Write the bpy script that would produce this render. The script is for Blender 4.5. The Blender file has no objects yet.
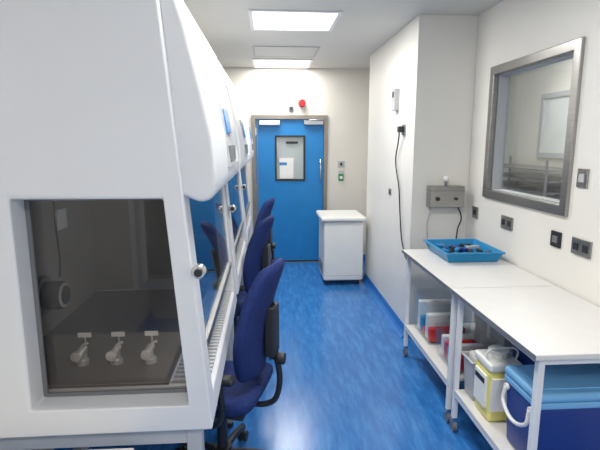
import bpy, bmesh, math, random
from mathutils import Vector, Matrix
random.seed(3)
S=bpy.context.scene
try: S.view_settings.view_transform='Standard'
except Exception: pass

# ---------------------------------------------------------------- materials
def lin(c):
    return tuple(((v/255)/12.92 if v/255<=0.04045 else (((v/255)+0.055)/1.055)**2.4) for v in c)
M={}
def mat(name,c,rough=.5,metal=0,var=.06,scale=6,stretch=(1,1,1),bump=0,bscale=60,emit=0,coat=0):
    if name in M: return M[name]
    m=bpy.data.materials.new(name); m.use_nodes=True
    nt=m.node_tree; b=nt.nodes['Principled BSDF']
    l=lin(c)
    tc=nt.nodes.new('ShaderNodeTexCoord'); mp=nt.nodes.new('ShaderNodeMapping')
    mp.inputs['Scale'].default_value=stretch
    no=nt.nodes.new('ShaderNodeTexNoise'); no.inputs['Scale'].default_value=scale; no.inputs['Detail'].default_value=4
    cr=nt.nodes.new('ShaderNodeValToRGB')
    cr.color_ramp.elements[0].position=.3; cr.color_ramp.elements[1].position=.7
    cr.color_ramp.elements[0].color=(*[max(0,v*(1-var)) for v in l],1)
    cr.color_ramp.elements[1].color=(*[min(1,v*(1+var)) for v in l],1)
    nt.links.new(tc.outputs['Object'],mp.inputs['Vector']); nt.links.new(mp.outputs[0],no.inputs['Vector'])
    nt.links.new(no.outputs['Fac'],cr.inputs[0]); nt.links.new(cr.outputs[0],b.inputs['Base Color'])
    b.inputs['Roughness'].default_value=rough; b.inputs['Metallic'].default_value=metal
    if emit:
        nt.links.new(cr.outputs[0],b.inputs['Emission Color']); b.inputs['Emission Strength'].default_value=emit
    if bump:
        n2=nt.nodes.new('ShaderNodeTexNoise'); n2.inputs['Scale'].default_value=bscale
        bp=nt.nodes.new('ShaderNodeBump'); bp.inputs['Strength'].default_value=bump; bp.inputs['Distance'].default_value=.01
        nt.links.new(mp.outputs[0],n2.inputs['Vector']); nt.links.new(n2.outputs['Fac'],bp.inputs['Height']); nt.links.new(bp.outputs[0],b.inputs['Normal'])
    M[name]=m; return m
def glass(name,tint,refl=.05,rough=.02,edge=.5):
    m=bpy.data.materials.new(name); m.use_nodes=True; nt=m.node_tree
    for n in list(nt.nodes):
        if n.type!='OUTPUT_MATERIAL': nt.nodes.remove(n)
    out=[n for n in nt.nodes if n.type=='OUTPUT_MATERIAL'][0]
    t=nt.nodes.new('ShaderNodeBsdfTransparent'); t.inputs[0].default_value=(*tint,1)
    g=nt.nodes.new('ShaderNodeBsdfGlossy'); g.inputs['Roughness'].default_value=rough
    lw=nt.nodes.new('ShaderNodeLayerWeight'); lw.inputs['Blend'].default_value=.5
    pw=nt.nodes.new('ShaderNodeMath'); pw.operation='POWER'; pw.inputs[1].default_value=4
    ma=nt.nodes.new('ShaderNodeMath'); ma.operation='MULTIPLY_ADD'; ma.inputs[1].default_value=edge; ma.inputs[2].default_value=refl
    mx=nt.nodes.new('ShaderNodeMixShader')
    nt.links.new(lw.outputs['Facing'],pw.inputs[0]); nt.links.new(pw.outputs[0],ma.inputs[0]); nt.links.new(ma.outputs[0],mx.inputs[0])
    nt.links.new(t.outputs[0],mx.inputs[1]); nt.links.new(g.outputs[0],mx.inputs[2])
    nt.links.new(mx.outputs[0],out.inputs[0]); return m

WALL=mat('wall_paint',(230,227,220),.45,var=.025,scale=2,bump=.03,bscale=30)
WALLB=mat('wall_paint_back',(224,219,210),.5,var=.02,scale=2)
CEIL=mat('ceiling_paint',(214,212,205),.6,var=.02,scale=2)
WHITE=mat('cabinet_white',(217,218,221),.32,var=.015,scale=3)
OFFW=mat('appliance_white',(226,226,221),.35,var=.02)
TOPW=mat('bench_laminate',(216,214,211),.35,var=.02,scale=10)
TUBE=mat('white_tube',(226,228,230),.3,var=.02)
STEEL=mat('stainless_steel',(165,163,160),.32,1,var=.08,scale=8,stretch=(1,1,12))
STEELP=mat('door_frame_steel',(146,140,132),.45,.6,var=.06,scale=8)
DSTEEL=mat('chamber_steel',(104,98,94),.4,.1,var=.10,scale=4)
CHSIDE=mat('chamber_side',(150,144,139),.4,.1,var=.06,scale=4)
TAP=mat('tap_metal',(225,222,218),.3,.7,var=.06,scale=20)
CHROME=mat('chrome',(215,215,215),.18,1,var=.03)
DARK=mat('dark_plastic',(35,36,40),.45,var=.1)
GREY=mat('grey_plastic',(110,112,116),.45,var=.05)
LGREY=mat('light_grey_plastic',(180,182,184),.45,var=.05)
DOOR=mat('door_blue_laminate',(28,128,196),.4,var=.06,scale=5)
NAVY=mat('navy_fabric',(13,38,98),.85,var=.25,scale=60,bump=.5,bscale=120)
RED=mat('red_plastic',(205,30,32),.35,var=.05)
GREEN=mat('green_plastic',(20,140,90),.4,var=.05)
BLUEP=mat('tray_blue_plastic',(20,130,185),.35,var=.08)
CNAVY=mat('cooler_navy',(24,54,130),.4,var=.06)
CLITE=mat('cooler_light_blue',(120,180,225),.4,var=.05)
YEL=mat('sharps_yellow',(232,222,130),.4,var=.05)
PAPER=mat('paper_white',(232,232,228),.7,var=.02)
SCREEN=mat('display_blue',(70,130,190),.3,var=.2,scale=30)
COVE=mat('coving_blue',(40,114,190),.4,var=.06)
SKIN=mat('pale_pane_sheet',(215,218,218),.5,var=.03)
LAMP=mat('lamp_diffuser',(255,255,248),.5,var=.0,emit=1.8)
CLEARP=glass('clear_plastic',(.95,.97,.98),.04,.12,.3)
TINT=glass('tinted_side_glass',(.84,.82,.81),.04)
SASH=glass('sash_glass',(.84,.89,.92),.05,.02,.8)
CLEAR=glass('window_glass',(.95,.97,.97),.06,.02,.9)

def floor_mat():
    m=bpy.data.materials.new('blue_vinyl_floor'); m.use_nodes=True; nt=m.node_tree; b=nt.nodes['Principled BSDF']
    tc=nt.nodes.new('ShaderNodeTexCoord'); mp=nt.nodes.new('ShaderNodeMapping'); mp.inputs['Scale'].default_value=(9,1.6,1)
    mp.inputs['Rotation'].default_value=(0,0,.12)
    n=nt.nodes.new('ShaderNodeTexNoise'); n.inputs['Scale'].default_value=2.4; n.inputs['Detail'].default_value=9; n.inputs['Roughness'].default_value=.72
    cr=nt.nodes.new('ShaderNodeValToRGB')
    e=cr.color_ramp.elements
    e[0].position=.33; e[0].color=(*lin((38,98,164)),1)
    e[1].position=.67; e[1].color=(*lin((72,138,200)),1)
    x=cr.color_ramp.elements.new(.5); x.color=(*lin((50,115,184)),1)
    nt.links.new(tc.outputs['Object'],mp.inputs[0]); nt.links.new(mp.outputs[0],n.inputs['Vector']); nt.links.new(n.outputs['Fac'],cr.inputs[0]); nt.links.new(cr.outputs[0],b.inputs['Base Color'])
    b.inputs['Roughness'].default_value=.2
    bp=nt.nodes.new('ShaderNodeBump'); bp.inputs['Strength'].default_value=.10; bp.inputs['Distance'].default_value=.003
    n2=nt.nodes.new('ShaderNodeTexNoise'); n2.inputs['Scale'].default_value=14
    nt.links.new(tc.outputs['Object'],n2.inputs['Vector']); nt.links.new(n2.outputs['Fac'],bp.inputs['Height']); nt.links.new(bp.outputs[0],b.inputs['Normal'])
    return m
FLOOR=floor_mat()

# ---------------------------------------------------------------- helpers
class G:
    def __init__(s,name,loc,rot=0,local=False):
        s.e=bpy.data.objects.new(name,None); S.collection.objects.link(s.e)
        s.e.location=loc; s.e.rotation_euler=(0,0,rot); s.e.empty_display_size=.1
        s.off=Vector((0,0,0)) if local else Vector(loc)
def add(name,me,m,loc,g=None,smooth=False,bev=0,seg=2,rot=None):
    if m: me.materials.append(m)
    o=bpy.data.objects.new(name,me); S.collection.objects.link(o)
    o.location=Vector(loc)-(g.off if g else Vector((0,0,0)))
    if rot: o.rotation_euler=rot
    if g: o.parent=g.e
    if smooth:
        for p in me.polygons: p.use_smooth=True
    if bev:
        b=o.modifiers.new('bevel','BEVEL'); b.width=bev; b.segments=seg; b.limit_method='ANGLE'; b.angle_limit=math.radians(35)
        for p in me.polygons: p.use_smooth=True
        w=o.modifiers.new('wn','WEIGHTED_NORMAL'); w.keep_sharp=False
    return o
def box(name,x0,x1,y0,y1,z0,z1,m,g=None,bev=0,seg=2,rot=None,taper=1):
    c=((x0+x1)/2,(y0+y1)/2,(z0+z1)/2); a,b,d=abs(x1-x0)/2,abs(y1-y0)/2,abs(z1-z0)/2
    me=bpy.data.meshes.new(name)
    v=[(-a*taper,-b*taper,-d),(a*taper,-b*taper,-d),(a*taper,b*taper,-d),(-a*taper,b*taper,-d),(-a,-b,d),(a,-b,d),(a,b,d),(-a,b,d)]
    me.from_pydata(v,[],[(0,3,2,1),(4,5,6,7),(0,1,5,4),(1,2,6,5),(2,3,7,6),(3,0,4,7)])
    return add(name,me,m,c,g,bev=bev,seg=seg,rot=rot)
def prism(name,prof,y0,y1,m,g=None,bev=0,seg=2):
    n=len(prof); cx=sum(p[0] for p in prof)/n; cz=sum(p[1] for p in prof)/n; cy=(y0+y1)/2; h=(y1-y0)/2
    v=[(p[0]-cx,-h,p[1]-cz) for p in prof]+[(p[0]-cx,h,p[1]-cz) for p in prof]
    f=[tuple(range(n)),tuple(range(2*n-1,n-1,-1))]+[(i,i+n,(i+1)%n+n,(i+1)%n) for i in range(n)]
    me=bpy.data.meshes.new(name); me.from_pydata(v,[],f)
    bm=bmesh.new(); bm.from_mesh(me); bmesh.ops.recalc_face_normals(bm,faces=bm.faces); bm.to_mesh(me); bm.free()
    return add(name,me,m,(cx,cy,cz),g,bev=bev,seg=seg)
def ring(name,outer,inner,a0,a1,axis,m,g=None,bev=0):
    def P(p,a): return {'x':(a,p[0],p[1]),'y':(p[0],a,p[1]),'z':(p[0],p[1],a)}[axis]
    pts=[P(p,a) for a in (a0,a1) for p in list(outer)+list(inner)]
    c=Vector([sum(p[i] for p in pts)/16 for i in range(3)])
    v=[tuple(Vector(p)-c) for p in pts]; f=[]
    for i in range(4):
        j=(i+1)%4
        f+= [(i,j,4+j,4+i),(8+i,8+4+i,8+4+j,8+j),(i,8+i,8+j,j),(4+i,4+j,12+j,12+i)]
    me=bpy.data.meshes.new(name); me.from_pydata(v,[],f)
    bm=bmesh.new(); bm.from_mesh(me); bmesh.ops.recalc_face_normals(bm,faces=bm.faces); bm.to_mesh(me); bm.free()
    return add(name,me,m,c,g,bev=bev)
def rect(a0,a1,b0,b1): return [(a0,b0),(a1,b0),(a1,b1),(a0,b1)]
def cyl(name,c,r,h,m,g=None,axis='z',r2=None,n=24,bev=0):
    me=bpy.data.meshes.new(name); bm=bmesh.new()
    bmesh.ops.create_cone(bm,cap_ends=True,segments=n,radius1=r,radius2=r if r2 is None else r2,depth=h)
    if axis=='x': bmesh.ops.rotate(bm,verts=bm.verts,matrix=Matrix.Rotation(math.pi/2,3,'Y'))
    if axis=='y': bmesh.ops.rotate(bm,verts=bm.verts,matrix=Matrix.Rotation(-math.pi/2,3,'X'))
    bm.to_mesh(me); bm.free()
    o=add(name,me,m,c,g,bev=bev or .0008,seg=1); return o
def sph(name,c,r,m,g=None,sc=(1,1,1)):
    me=bpy.data.meshes.new(name); bm=bmesh.new(); bmesh.ops.create_uvsphere(bm,u_segments=24,v_segments=14,radius=r)
    bmesh.ops.scale(bm,verts=bm.verts,vec=sc); bm.to_mesh(me); bm.free()
    return add(name,me,m,c,g,smooth=True)
def wire(name,pts,r,m,g=None,smooth=True):
    off=g.off if g else Vector((0,0,0))
    cu=bpy.data.curves.new(name,'CURVE'); cu.dimensions='3D'; cu.bevel_depth=r; cu.bevel_resolution=3; cu.resolution_u=10; cu.use_fill_caps=True
    s=cu.splines.new('BEZIER' if smooth else 'POLY')
    if smooth:
        s.bezier_points.add(len(pts)-1)
        for b,p in zip(s.bezier_points,pts): b.co=Vector(p)-off; b.handle_left_type=b.handle_right_type='AUTO'
    else:
        s.points.add(len(pts)-1)
        for b,p in zip(s.points,pts): b.co=(*(Vector(p)-off),1)
    cu.materials.append(m); o=bpy.data.objects.new(name,cu); S.collection.objects.link(o)
    if g: o.parent=g.e
    return o
def open_tub(name,x0,x1,y0,y1,z0,z1,t,m,g,taper=.88,lip=.012):
    cx,cy=(x0+x1)/2,(y0+y1)/2; a,b=(x1-x0)/2,(y1-y0)/2
    def loop(a,b,z): return [(-a,-b,z),(a,-b,z),(a,b,z),(-a,b,z)]
    L=[loop(a*taper,b*taper,0),loop(a,b,z1-z0-.012),loop(a+lip,b+lip,z1-z0-.012),loop(a+lip,b+lip,z1-z0),loop(a-t,b-t,z1-z0),loop(a*taper-t,b*taper-t,t)]
    v=[p for l in L for p in l]; f=[(3,2,1,0)]
    for k in range(5):
        for i in range(4):
            j=(i+1)%4; f.append((4*k+i,4*k+j,4*k+4+j,4*k+4+i))
    f.append((20,21,22,23))
    me=bpy.data.meshes.new(name); me.from_pydata(v,[],f)
    bm=bmesh.new(); bm.from_mesh(me); bmesh.ops.recalc_face_normals(bm,faces=bm.faces)
    bm.to_mesh(me); bm.free()
    return add(name,me,m,(cx,cy,z0),g,bev=.006)

# ---------------------------------------------------------------- room shell
CH=2.62; XR=1.64; YB=6.42; XL=-1.12; YF=-1.4
box('floor',XL-.1,XR+.1,YF-.1,YB+.1,-.06,0,FLOOR)
box('ceiling',XL-.1,XR+.1,YF-.1,YB+.1,CH,CH+.06,CEIL)
box('wall_left',XL-.1,XL,YF-.1,YB+.1,0,CH,WALL)
box('wall_front',XL,XR,YF-.1,YF,0,CH,WALL)
WY0,WY1,WZ0,WZ1=2.47,3.42,1.28,2.16
ring('wall_right',rect(YF-.1,YB+.1,0,CH),rect(WY0,WY1,WZ0,WZ1),XR,XR+.1,'x',WALL)
DX0,DX1,DZ=-.16,.76,1.965
bw=[(XL,0),(DX0-.05,0),(DX0-.05,DZ+.05),(DX1+.05,DZ+.05),(DX1+.05,0),(XR,0),(XR,CH),(XL,CH)]
prism('wall_back',bw,YB,YB+.1,WALLB)
BX,BY0,BY1=1.17,3.75,5.5
box('wall_projection',BX,XR,BY0,BY1,0,CH,WALL,bev=.004)
def cove_x(name,x,y0,y1,s):
    prof=[(x,0),(x+s*.05,0),(x+s*.03,.012),(x+s*.012,.035),(x+s*.004,.09),(x,.09)]
    prism(name,prof,y0,y1,COVE)
cove_x('baseboard_projection',BX,BY0,BY1,-1)
cove_x('baseboard_right',XR,YF,BY0,-1)
cove_x('baseboard_left',XL,YF,YB,1)
box('baseboard_back',DX1+.055,XR,YB-.012,YB,0,.09,COVE)
box('baseboard_back_left',XL+.05,DX0-.055,YB-.012,YB,0,.09,COVE)
box('baseboard_projection_end',BX,XR-.05,BY0-.012,BY0,0,.09,COVE)

# ---------------------------------------------------------------- door
g=G('door_1',(.3,YB,0))
ring('frame',[(DX0-.05,0),(DX1+.05,0),(DX1+.05,DZ+.05),(DX0-.05,DZ+.05)],[(DX0,.001),(DX1,.001),(DX1,DZ),(DX0,DZ)],YB-.02,YB+.1,'y',STEELP,g)
WX0,WX1,Z0,Z1=.11,.50,1.15,1.74
ring('leaf',rect(DX0+.004,DX1-.004,.006,DZ-.004),rect(WX0,WX1,Z0,Z1),YB+.02,YB+.065,'y',DOOR,g)
ring('window_frame',rect(WX0-.010,WX1+.010,Z0-.010,Z1+.010),rect(WX0+.012,WX1-.012,Z0+.012,Z1-.012),YB+.008,YB+.075,'y',DARK,g)
box('window_glass',WX0+.01,WX1-.01,YB+.035,YB+.04,Z0+.01,Z1-.01,CLEAR,g)
box('interior_view_sheet',WX0+.01,WX1-.01,YB+.06,YB+.064,Z0+.01,Z1-.01,SKIN,g)  # flat pale sheet stands in for the light interior behind the glass
box('notice',WX0+.05,WX0+.24,YB+.03,YB+.034,Z0+.02,Z0+.30,PAPER,g)
box('notice_strip',WX0+.05,WX0+.15,YB+.029,YB+.0335,Z0+.20,Z0+.24,SCREEN,g)
box('blind_bar',WX0+.02,WX0+.05,YB+.03,YB+.034,Z0+.30,Z1-.08,LGREY,g)
box('top_notice',WX0+.14,WX1-.09,YB+.03,YB+.034,Z1-.10,Z1-.07,DARK,g)
box('closer_left',DX0+.05,DX0+.33,YB-.04,YB+.02,1.88,1.94,CHROME,g,bev=.006)
box('closer_right',DX1-.27,DX1-.01,YB-.04,YB+.02,1.89,1.945,CHROME,g,bev=.006)
wire('closer_arm',[(DX1-.2,YB-.03,1.95),(DX1-.05,YB-.12,1.955),(DX1+.01,YB-.02,1.96)],.006,CHROME,g,False)
wire('pull_handle',[(DX1-.045,YB+.02,1.12),(DX1-.045,YB-.035,1.13),(DX1-.045,YB-.035,1.42),(DX1-.045,YB+.02,1.43)],.010,CHROME,g,False)
for z in (.25,1.0,1.75): box('hinge',DX0-.006,DX0+.012,YB-.004,YB+.02,z,z+.1,CHROME,g)
box('meeting_edge',DX0+.018,DX0+.03,YB+.014,YB+.02,.01,DZ-.01,STEELP,g)
box('kick_seal',DX0+.004,DX1-.004,YB+.012,YB+.02,.004,.02,DARK,g)

# ---------------------------------------------------------------- ceiling fittings
def panel_light(x0,x1,y0,y1,power):
    g=G('ceiling_light',((x0+x1)/2,(y0+y1)/2,CH))
    ring('trim',rect(x0-.03,x1+.03,y0-.03,y1+.03),rect(x0,x1,y0,y1),CH-.012,CH-.001,'z',TUBE,g)
    box('diffuser',x0,x1,y0,y1,CH-.008,CH-.002,LAMP,g)
    L=bpy.data.lights.new('lamp','AREA'); L.shape='RECTANGLE'; L.size=x1-x0; L.size_y=y1-y0; L.energy=power; L.color=(1,.987,.96)
    o=bpy.data.objects.new('lamp',L); S.collection.objects.link(o); o.parent=g.e; o.location=(0,0,-.014)
panel_light(-.1,.54,3.72,4.28,33)
panel_light(-.14,.52,5.78,6.34,21)
panel_light(-.1,.54,1.3,1.86,31)
panel_light(-.1,.54,-.9,-.34,32)
g=G('ceiling_hatch',(.2,5.3,CH))
ring('rim',rect(-.14,.55,5.02,5.6),rect(-.125,.535,5.035,5.585),CH-.008,CH-.001,'z',LGREY,g)
box('panel',-.12,.53,5.04,5.58,CH-.005,CH-.001,CEIL,g)

# ---------------------------------------------------------------- window to next room
g=G('window_1',(XR,2.94,1.72))
ring('steel_surround',rect(WY0-.03,WY1+.03,WZ0-.03,WZ1+.03),rect(WY0+.03,WY1-.03,WZ0+.03,WZ1-.03),XR-.022,XR+.02,'x',STEEL,g,bev=.006)
ring('reveal',rect(WY0+.001,WY1-.001,WZ0+.001,WZ1-.001),rect(WY0+.035,WY1-.035,WZ0+.035,WZ1-.035),XR+.02,XR+.10,'x',LGREY,g)
box('glass',XR+.085,XR+.09,WY0+.03,WY1-.03,WZ0+.03,WZ1-.03,CLEAR,g)
AX=2.9
box('wall_neighbour',AX,AX+.06,1.4,6.0,.9,CH,WALL)
box('wall_neighbour_far',XR+.1,AX,5.94,6.0,.9,CH,WALL)
box('wall_neighbour_near',XR+.1,AX,1.4,1.46,.9,CH,WALL)
box('ceiling_neighbour',XR+.1,AX,1.4,6.0,CH,CH+.06,CEIL)
box('floor_neighbour',XR+.1,AX,1.4,6.0,.84,.9,FLOOR)
g=G('window_2',(AX,4.5,1.75))
ring('frame',rect(3.9,4.9,1.50,2.15),rect(3.95,4.85,1.55,2.10),AX-.03,AX,'x',LGREY,g)
box('pane',AX-.012,AX-.001,3.95,4.85,1.55,2.10,SKIN,g)
g=G('equipment_rack',(2.6,4.6,.9))
for k in range(5):
    box('shelf_%d'%k,2.45,2.86,4.0,5.4,1.0+k*.1,1.012+k*.1,STEEL,g)
for x in (2.46,2.84):
    for y in (4.02,5.38): cyl('post',(x,y,1.2),.012,.6,STEEL,g)
L=bpy.data.lights.new('lamp','AREA'); L.size=.6; L.energy=21; L.color=(1,.99,.965)
g=G('ceiling_light',(2.3,3.9,CH)); box('diffuser',2.0,2.6,3.6,4.2,CH-.01,CH-.002,LAMP,g)  # unseen lamp and diffuser, added because the neighbouring room needs light
o=bpy.data.objects.new('lamp',L); S.collection.objects.link(o); o.parent=g.e; o.location=(0,0,-.014)

# ---------------------------------------------------------------- safety cabinets
inner_l=[(-.735,.864),(-.262,.864),(-.305,1.49),(-.735,1.49)]
def hood(y0,y1,detail=False):
    g=G('biosafety_cabinet',(-.6,(y0+y1)/2,0))
    B=-.99; T=2.14; T0=.1; Bt=.748
    outer=[(B,Bt),(-.185,Bt),(-.30,T),(B,T)]
    inner=[(-.735,.835),(-.258,.835),(-.305,1.49),(-.735,1.49)]
    ring('side_panel_near',outer,inner,y0,y0+T0,'y',WHITE,g,bev=.008)
    ring('side_panel_far',outer,inner,y1-T0,y1,'y',WHITE,g,bev=.008)
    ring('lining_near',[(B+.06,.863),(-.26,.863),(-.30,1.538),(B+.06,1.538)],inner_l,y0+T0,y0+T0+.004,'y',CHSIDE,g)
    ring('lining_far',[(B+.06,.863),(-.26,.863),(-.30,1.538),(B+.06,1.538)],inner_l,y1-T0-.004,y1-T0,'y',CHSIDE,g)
    for nm,yy in (('side_glass_near',y0+.092),('side_glass_far',y1-.098)):
        prism(nm,[(-.735,.835),(-.258,.835),(-.305,1.49),(-.735,1.49)],yy,yy+.006,TINT,g)
    ring('gasket',[(-.735,.836),(-.259,.836),(-.306,1.489),(-.735,1.489)],[(-.722,.848),(-.272,.848),(-.318,1.477),(-.722,1.477)],y0+.082,y0+.09,'y',GREY,g)
    a,b=y0+T0,y1-T0
    box('back_panel',B,B+.05,a,b,Bt,T,WHITE,g)
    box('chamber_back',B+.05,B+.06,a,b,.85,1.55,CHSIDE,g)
    prism('plenum',[(B+.05,1.54),(-.275,1.54),(-.30,T),(B+.05,T)],a,b,WHITE,g)
    prism('base_tray',[(B+.05,Bt),(-.185,Bt),(-.192,.83),(-.21,.85),(B+.05,.85)],a,b,WHITE,g,bev=.006)
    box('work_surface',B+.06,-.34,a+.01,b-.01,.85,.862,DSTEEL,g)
    for k in range(int((b-a-.04)/.03)):
        yy=a+.02+k*.03
        box('grille_slat',-.33,-.205,yy,yy+.014,.852,.862,LGREY,g)
    sx=lambda z:-.195-(z-.86)*.085
    prism('sash_glass',[(sx(1.0)-.012,1.0),(sx(1.0)-.006,1.0),(sx(1.5)-.006,1.5),(sx(1.5)-.012,1.5)],a+.01,b-.01,SASH,g)
    prism('sash_rail',[(sx(1.0)-.02,.985),(sx(1.0)+.004,.985),(sx(1.02)+.004,1.012),(sx(1.02)-.02,1.012)],a+.005,b-.005,STEEL,g)
    prof=[(-.262,1.50),(-.20,1.475),(-.165,1.485),(-.152,1.54),(-.158,1.66),(-.185,1.80),(-.225,1.98),(-.262,2.10),(-.302,2.13)]
    prism('front_cover',prof,y0+.02,y1-.02,WHITE,g,bev=.014,seg=3)
    ym=(y0+y1)/2
    def cover_patch(nm,ya,yb,za,zb,m,t=.006):
        def xx(z):
            P=[(1.54,-.152),(1.66,-.158),(1.80,-.185),(1.98,-.225),(2.10,-.262)]
            for (z0,x0),(z1,x1) in zip(P,P[1:]):
                if z<=z1: return x0+(x1-x0)*(z-z0)/(z1-z0)
            return -.262
        prism(nm,[(xx(za)-.002,za),(xx(za)+t,za),(xx(zb)+t,zb),(xx(zb)-.002,zb)],ya,yb,m,g)
    cover_patch('control_panel',ym-.16,ym+.18,1.56,1.80,LGREY,.010)
    cover_patch('display',ym-.12,ym+.06,1.69,1.78,SCREEN,.013)
    cover_patch('keypad',ym-.12,ym+.14,1.58,1.64,GREY,.013)
    cover_patch('notice',ym+.24,ym+.44,1.56,1.80,PAPER,.005)
    cyl('latch_knob',(-.207,y0-.012,1.275),.022,.03,CHROME,g,axis='y',bev=.004)
    cyl('latch_cap',(-.207,y0-.03,1.275),.012,.012,DARK,g,axis='y')
    for x in (-.9,-.25):
        for y in (y0+.06,y1-.06):
            box('stand_leg',x-.025,x+.025,y-.025,y+.025,.03,Bt,LGREY,g,bev=.004)
            cyl('foot',(x,y,.016),.03,.03,DARK,g)
    for y in (y0+.06,y1-.06): box('stand_rail',-.88,-.27,y-.02,y+.02,.68,.73,LGREY,g)
    box('stand_beam',-.92,-.88,y0+.08,y1-.08,.2,.25,LGREY,g)
    if detail:
        for i,x in enumerate((-.675,-.555,-.435)):
            y=1.64
            cyl('tap_base_%d'%i,(x,y,.870),.022,.018,TAP,g)
            cyl('tap_stem_%d'%i,(x,y,.895),.010,.05,TAP,g)
            cyl('tap_body_%d'%i,(x,y-.015,.915),.014,.065,TAP,g,axis='y')
            cyl('tap_cap_%d'%i,(x,y-.052,.915),.019,.018,TAP,g,axis='y',n=8)
            wire('tap_lever_%d'%i,[(x,y-.02,.922),(x+.012,y-.02,.942),(x+.03,y-.02,.95)],.005,TAP,g)
            box('tap_label_%d'%i,x-.024,x+.024,y+.03,y+.033,.950,.968,PAPER,g)
            cyl('label_post_%d'%i,(x,y+.034,.905),.003,.09,TAP,g)
        cyl('port_flange',(-.92,1.90,1.04),.08,.03,GREY,g,axis='x',n=32)
        cyl('port_body',(-.875,1.90,1.04),.058,.08,DARK,g,axis='x',n=32,bev=.006)
        cyl('port_rim',(-.834,1.90,1.04),.050,.010,LGREY,g,axis='x',n=32)
        cyl('port_bore',(-.827,1.90,1.04),.038,.006,DARK,g,axis='x')
        box('inner_socket',-.93,-.918,2.1,2.19,1.27,1.36,PAPER,g,bev=.003)
        wire('tubing',[(-.91,2.05,1.52),(-.912,2.055,1.3),(-.91,2.06,1.14),(-.90,2.02,1.08)],.004,DARK,g)
        box('rating_plate',-.928,-.92,1.60,1.72,.93,.98,PAPER,g)
    return g
hood(1.38,2.62,True)
hood(2.74,3.98)
hood(4.10,5.34)

# ---------------------------------------------------------------- chairs
def surf(name,nu,nv,fn,th,m,g):
    v=[];f=[]
    for j in range(nv+1):
        for i in range(nu+1): v.append(fn(-1+2*i/nu,j/nv))
    for j in range(nv):
        for i in range(nu):
            a=j*(nu+1)+i; f.append((a,a+1,a+nu+2,a+nu+1))
    me=bpy.data.meshes.new(name); me.from_pydata(v,[],f)
    o=add(name,me,m,(0,0,0),g,smooth=True)
    s=o.modifiers.new('solid','SOLIDIFY'); s.thickness=th; s.offset=0
    u=o.modifiers.new('sub','SUBSURF'); u.levels=u.render_levels=2
    return o
def chair(x,y,rot):
    g=G('laboratory_chair',(x,y,0),rot,local=True)
    def back(u,v):
        w=[.14,.185,.21,.205,.18,.145,.105][min(6,int(round(v*6)))]
        return (.20+.11*v-.06*u*u-.035*math.sin(v*math.pi), u*w, .58+.56*v-.03*u*u*(1 if v>.9 else 0))
    surf('backrest',8,6,back,.05,NAVY,g)
    def seat(u,v):
        w=.23 if .1<v<.9 else .20
        return (-.24+.46*v, u*w*(1-.12*(1-v)), .50-.02*(1-u*u)-.035*(1-v)**3+.02*(v>.9))
    surf('seat',8,6,seat,.075,NAVY,g)
    box('seat_shell',-.17,.17,-.17,.17,.42,.45,DARK,g,bev=.01)
    wire('back_bar',[(.05,0,.43),(.25,0,.43),(.29,0,.50),(.27,0,.75),(.27,0,.92)],.014,DARK,g)
    box('back_bracket',.235,.285,-.05,.05,.68,.92,DARK,g,bev=.01)
    cyl('adjust_knob',(.305,0,.66),.028,.035,DARK,g,axis='x',bev=.004)
    for s in (-1,1):
        wire('arm_post',[(.02,s*.12,.44),(.06,s*.25,.44),(.10,s*.262,.48),(.10,s*.262,.65)],.014,DARK,g)
        box('arm_pad',.02,.17,s*.262-.03,s*.262+.03,.65,.68,DARK,g,bev=.012,seg=3)
    cyl('gas_lift',(0,0,.27),.026,.30,DARK,g)
    cyl('gas_lift_piston',(0,0,.40),.015,.08,CHROME,g)
    cyl('hub',(0,0,.13),.045,.07,DARK,g)
    for k in range(5):
        a=k*2*math.pi/5+.3; c,s=math.cos(a),math.sin(a)
        wire('base_arm_%d'%k,[(.03*c,.03*s,.13),(.15*c,.15*s,.12),(.29*c,.29*s,.085)],.018,DARK,g)
        for q in (-.014,.014):
            o=cyl('castor_%d'%k,(.29*c-q*s,.29*s+q*c,.029),.028,.018,DARK,g,axis='y'); o.rotation_euler=(0,0,a)
        cyl('castor_stem_%d'%k,(.29*c,.29*s,.06),.008,.05,CHROME,g)
chair(-.24,2.14,math.radians(-16))
chair(-.27,3.42,math.radians(-14))
chair(-.25,4.55,math.radians(-10))

# ---------------------------------------------------------------- white pedestal unit by the door
g=G('mobile_air_cleaner',(.87,5.55,0))
box('body',.635,1.10,5.27,5.82,.06,.76,OFFW,g,bev=.02,seg=3)
box('top',.60,1.12,5.23,5.86,.765,.815,OFFW,g,bev=.02,seg=3)
box('shadow_gap',.65,1.085,5.285,5.805,.758,.768,GREY,g)
for k in range(5): box('vent_%d'%k,.63,.6365,5.36,5.72,.13+k*.025,.14+k*.025,GREY,g)
box('front_line',.66,1.08,5.267,5.2705,.12,.124,LGREY,g)
for x in (.69,1.05):
    for y in (5.33,5.76):
        cyl('castor',(x,y,.03),.03,.025,DARK,g,axis='x'); box('castor_fork',x-.02,x+.02,y-.015,y+.015,.05,.062,GREY,g)

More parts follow.
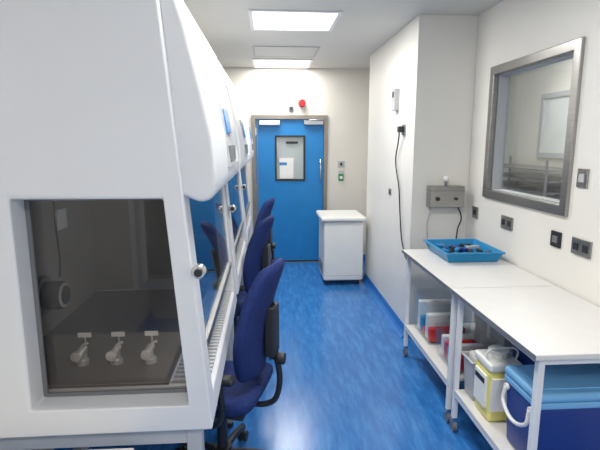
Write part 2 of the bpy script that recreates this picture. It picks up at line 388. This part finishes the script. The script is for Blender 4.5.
# ---------------------------------------------------------------- benches
def bench(y0,y1):
    x0,x1=1.03,1.63
    g=G('mobile_bench',((x0+x1)/2,(y0+y1)/2,0))
    box('worktop',x0-.015,x1,y0,y1,.825,.85,TOPW,g,bev=.004)
    box('worktop_edge',x0-.017,x0-.014,y0,y1,.827,.848,GREY,g)
    w=.014
    for x in (x0+.03,x1-.03):
        for y in (y0+.04,y1-.04):
            box('leg',x-w,x+w,y-w,y+w,.085,.825,TUBE,g,bev=.003)
            cyl('castor_wheel',(x,y,.032),.031,.022,GREY,g,axis='x'); box('castor_fork',x-.016,x+.016,y-.012,y+.012,.06,.088,CHROME,g,bev=.003)
    for x in (x0+.03,x1-.03): box('top_rail',x-w+.001,x+w-.001,y0+.05,y1-.05,.795,.824,TUBE,g)
    for y in (y0+.04,y1-.04): box('end_rail',x0+.04,x1-.04,y-w+.001,y+w-.001,.795,.824,TUBE,g)
    for x in (x0+.03,x1-.03): box('shelf_rail',x-w+.001,x+w-.001,y0+.05,y1-.05,.225,.25,TUBE,g)
    box('shelf',x0+.014,x1-.014,y0+.055,y1-.055,.25,.268,TOPW,g,bev=.003)
bench(2.475,3.44)
bench(1.62,2.465)
g=G('plastic_tray',(1.38,3.22,.85))
open_tub('tub',1.19,1.58,2.99,3.44,.852,.925,.006,BLUEP,g)
for i in range(30):
    x=1.24+random.random()*.29; y=3.05+random.random()*.33; a=random.random()*3; l=.02+random.random()*.035
    m=random.choice([DARK,DARK,CNAVY,GREY,BLUEP,DARK,LGREY])
    o=box('tool_%d'%i,x-l,x+l,y-.014,y+.014,.863+.006*(i%6),.885+.006*(i%6),m,g,bev=.004); o.rotation_euler=(0,0,a)
def tote(x0,x1,y0,y1,h,stuff):
    g=G('storage_box',((x0+x1)/2,(y0+y1)/2,.268)); z=.27
    open_tub('tub',x0,x1,y0,y1,z,z+h,.004,CLEARP,g,taper=.9,lip=.008)
    for i,(m,hh) in enumerate(stuff):
        n=len(stuff); a=y0+.035+(y1-y0-.07)*i/n; b=y0+.03+(y1-y0-.07)*(i+1)/n
        box('content_%d'%i,x0+.03,x1-.035,a,b,z+.01,z+.01+hh,m,g,bev=.012,seg=3)
tote(1.08,1.40,2.98,3.34,.30,[(RED,.10),(PAPER,.18),(RED,.06),(BLUEP,.12),(PAPER,.22)])
tote(1.09,1.36,2.56,2.88,.21,[(RED,.10),(PAPER,.14),(BLUEP,.10),(RED,.12),(OFFW,.14)])
g=G('cardboard_carton',(1.5,2.8,.268))
box('carton',1.42,1.60,2.6,3.0,.269,.55,LGREY,g,bev=.004); box('tape',1.418,1.602,2.78,2.82,.40,.552,PAPER,g)
g=G('sharps_container',(1.16,2.14,.268))
box('body',1.075,1.235,2.07,2.25,.269,.54,YEL,g,bev=.018,seg=3,taper=.9)
box('lid',1.07,1.24,2.065,2.255,.54,.585,OFFW,g,bev=.014,seg=3)
cyl('mouth',(1.155,2.16,.60),.045,.03,OFFW,g); cyl('cap',(1.155,2.16,.62),.05,.012,OFFW,g,bev=.003)
box('label',1.085,1.205,2.060,2.0785,.34,.51,PAPER,g)
box('label_side',1.0665,1.082,2.10,2.22,.34,.51,PAPER,g)
box('label_band',1.064,1.0745,2.11,2.21,.465,.49,DARK,g)
wire('handle',[(1.085,2.12,.58),(1.08,2.12,.63),(1.155,2.12,.645),(1.23,2.12,.63),(1.225,2.12,.58)],.005,OFFW,g)
g=G('waste_bin',(1.2,2.34,.268))
open_tub('tub',1.08,1.34,2.275,2.40,.27,.50,.004,LGREY,g); box('liner',1.10,1.32,2.285,2.39,.30,.52,PAPER,g,bev=.02)
def cooler(x0,x1,y0,y1,h,lidm,handle=True):
    g=G('cool_box',((x0+x1)/2,(y0+y1)/2,.268)); z=.269
    box('body',x0,x1,y0,y1,z,z+h,CNAVY,g,bev=.02,seg=3,taper=.93)
    box('rim',x0-.004,x1+.004,y0-.004,y1+.004,z+h-.01,z+h+.018,CLITE,g,bev=.006)
    box('lid',x0-.008,x1+.008,y0-.008,y1+.008,z+h+.018,z+h+.06,lidm,g,bev=.018,seg=3)
    box('lid_inset',x0+.03,x1-.03,y0+.03,y1-.03,z+h+.059,z+h+.066,lidm,g,bev=.004)
    if handle:
        wire('handle',[(x0-.012,y0+.03,z+h-.03),(x0-.022,y0+.04,z+h-.10),(x0-.022,y1-.04,z+h-.10),(x0-.012,y1-.03,z+h-.03)],.009,OFFW,g)
        cyl('pivot',(x0-.008,y0+.03,z+h-.03),.016,.014,OFFW,g,axis='x'); cyl('pivot',(x0-.008,y1-.03,z+h-.03),.016,.014,OFFW,g,axis='x')
cooler(1.09,1.56,1.70,1.96,.31,CLITE)
cooler(1.26,1.60,1.98,2.24,.42,CNAVY,False)

# ---------------------------------------------------------------- wall fittings
def plate_x(name,y,z,w,h,m,n=0,mk=DARK,x=XR,t=.012):
    g=G(name,(x,y,z)); box('plate',x-t,x,y-w/2,y+w/2,z-h/2,z+h/2,m,g,bev=.003)
    for k in range(n):
        yy=y-w/2+w*(k+.5)/n; box('insert_%d'%k,x-t-.004,x-t+.001,yy-w/n*.25,yy+w/n*.25,z-h*.22,z+h*.22,mk,g,bev=.002)
    return g
plate_x('wall_socket',3.08,1.11,.15,.09,STEEL,2)
plate_x('wall_socket',3.58,1.11,.09,.09,STEEL,1)
plate_x('wall_socket',2.52,1.11,.09,.09,DARK,1,GREY)
plate_x('wall_socket',2.30,1.11,.15,.09,STEEL,2)
plate_x('light_switch',2.345,1.47,.08,.10,STEEL,1,LGREY)
g=plate_x('wall_telephone_bracket',4.27,2.03,.10,.19,LGREY,0,x=BX,t=.045)
box('display',BX-.049,BX-.044,4.24,4.30,2.05,2.10,DARK,g)
g=plate_x('plugged_wall_socket',4.03,1.76,.09,.09,STEEL,1,x=BX)
box('plug',BX-.06,BX-.012,3.99,4.05,1.74,1.79,DARK,g,bev=.008)
wire('cable',[(BX-.045,4.02,1.745),(BX-.03,4.10,1.66),(BX-.02,4.20,1.50),(BX-.02,4.06,1.25),(BX-.02,3.99,1.0),(BX-.025,3.88,.80),(BX-.03,3.7,.70),(BX-.04,3.56,.78)],.006,DARK,g)
plate_x('call_button',4.42,1.19,.06,.06,GREY,1,x=BX)
g=G('power_control_box',(1.4,BY0,1.22))
box('case',1.29,1.57,BY0-.10,BY0,1.14,1.31,STEEL,g,bev=.005)
box('lid_line',1.288,1.572,BY0-.102,BY0,1.272,1.276,GREY,g)
cyl('lamp_stem',(1.43,BY0-.05,1.325),.012,.05,GREY,g); sph('lamp_dome',(1.43,BY0-.05,1.365),.024,OFFW,g)
cyl('knob',(1.35,BY0-.108,1.21),.016,.02,DARK,g,axis='y'); cyl('knob_2',(1.50,BY0-.108,1.21),.012,.02,DARK,g,axis='y')
wire('cable',[(1.54,BY0-.05,1.14),(1.57,BY0-.06,1.05),(1.53,BY0-.10,.97),(1.48,BY0-.2,.90)],.006,DARK,g)
wire('cable_2',[(1.32,BY0-.05,1.14),(1.30,BY0-.03,1.0),(1.31,BY0-.02,.88)],.005,LGREY,g)
g=G('alarm_sounder',(.46,YB,2.16)); cyl('base',(.46,YB-.015,2.17),.05,.03,OFFW,g,axis='y',bev=.004); cyl('horn',(.46,YB-.06,2.17),.046,.065,RED,g,axis='y',r2=.055,bev=.006)
g=G('sensor_box',(.33,YB,2.09)); box('case',.29,.35,YB-.03,YB,2.07,2.13,GREY,g,bev=.004); box('lens',.305,.335,YB-.034,YB-.029,2.085,2.115,DARK,g)
g=G('door_release_button',(1.0,YB,1.20)); box('plate',.965,1.035,YB-.02,YB,1.14,1.23,GREEN,g,bev=.004); cyl('button',(1.0,YB-.026,1.185),.022,.014,OFFW,g,axis='y')
box('upper_unit',.965,1.035,YB-.02,YB,1.232,1.28,LGREY,g,bev=.004)
g=G('light_switch',(1.0,YB,1.36)); box('plate',.955,1.045,YB-.012,YB,1.32,1.41,LGREY,g,bev=.003); box('rocker',.985,1.015,YB-.018,YB-.011,1.345,1.385,DARK,g)
g=G('side_table',(-.75,1.0,0))
box('top',-1.08,-.42,.70,1.34,.705,.727,TOPW,g,bev=.004)
for x in (-1.04,-.46):
    for y in (.74,1.30): box('leg',x-.015,x+.015,y-.015,y+.015,0,.705,TUBE,g)

# ---------------------------------------------------------------- world + camera
w=bpy.data.worlds.new('world'); S.world=w; w.use_nodes=True
w.node_tree.nodes['Background'].inputs[0].default_value=(.8,.85,.9,1); w.node_tree.nodes['Background'].inputs[1].default_value=.3
cam=bpy.data.cameras.new('camera'); co=bpy.data.objects.new('camera',cam); S.collection.objects.link(co)
cam.sensor_width=36; cam.lens=470/600*36; cam.clip_start=.02
co.location=(0,0,1.65); co.rotation_euler=(math.radians(90-9.9),0,math.radians(-3.9))
S.camera=co
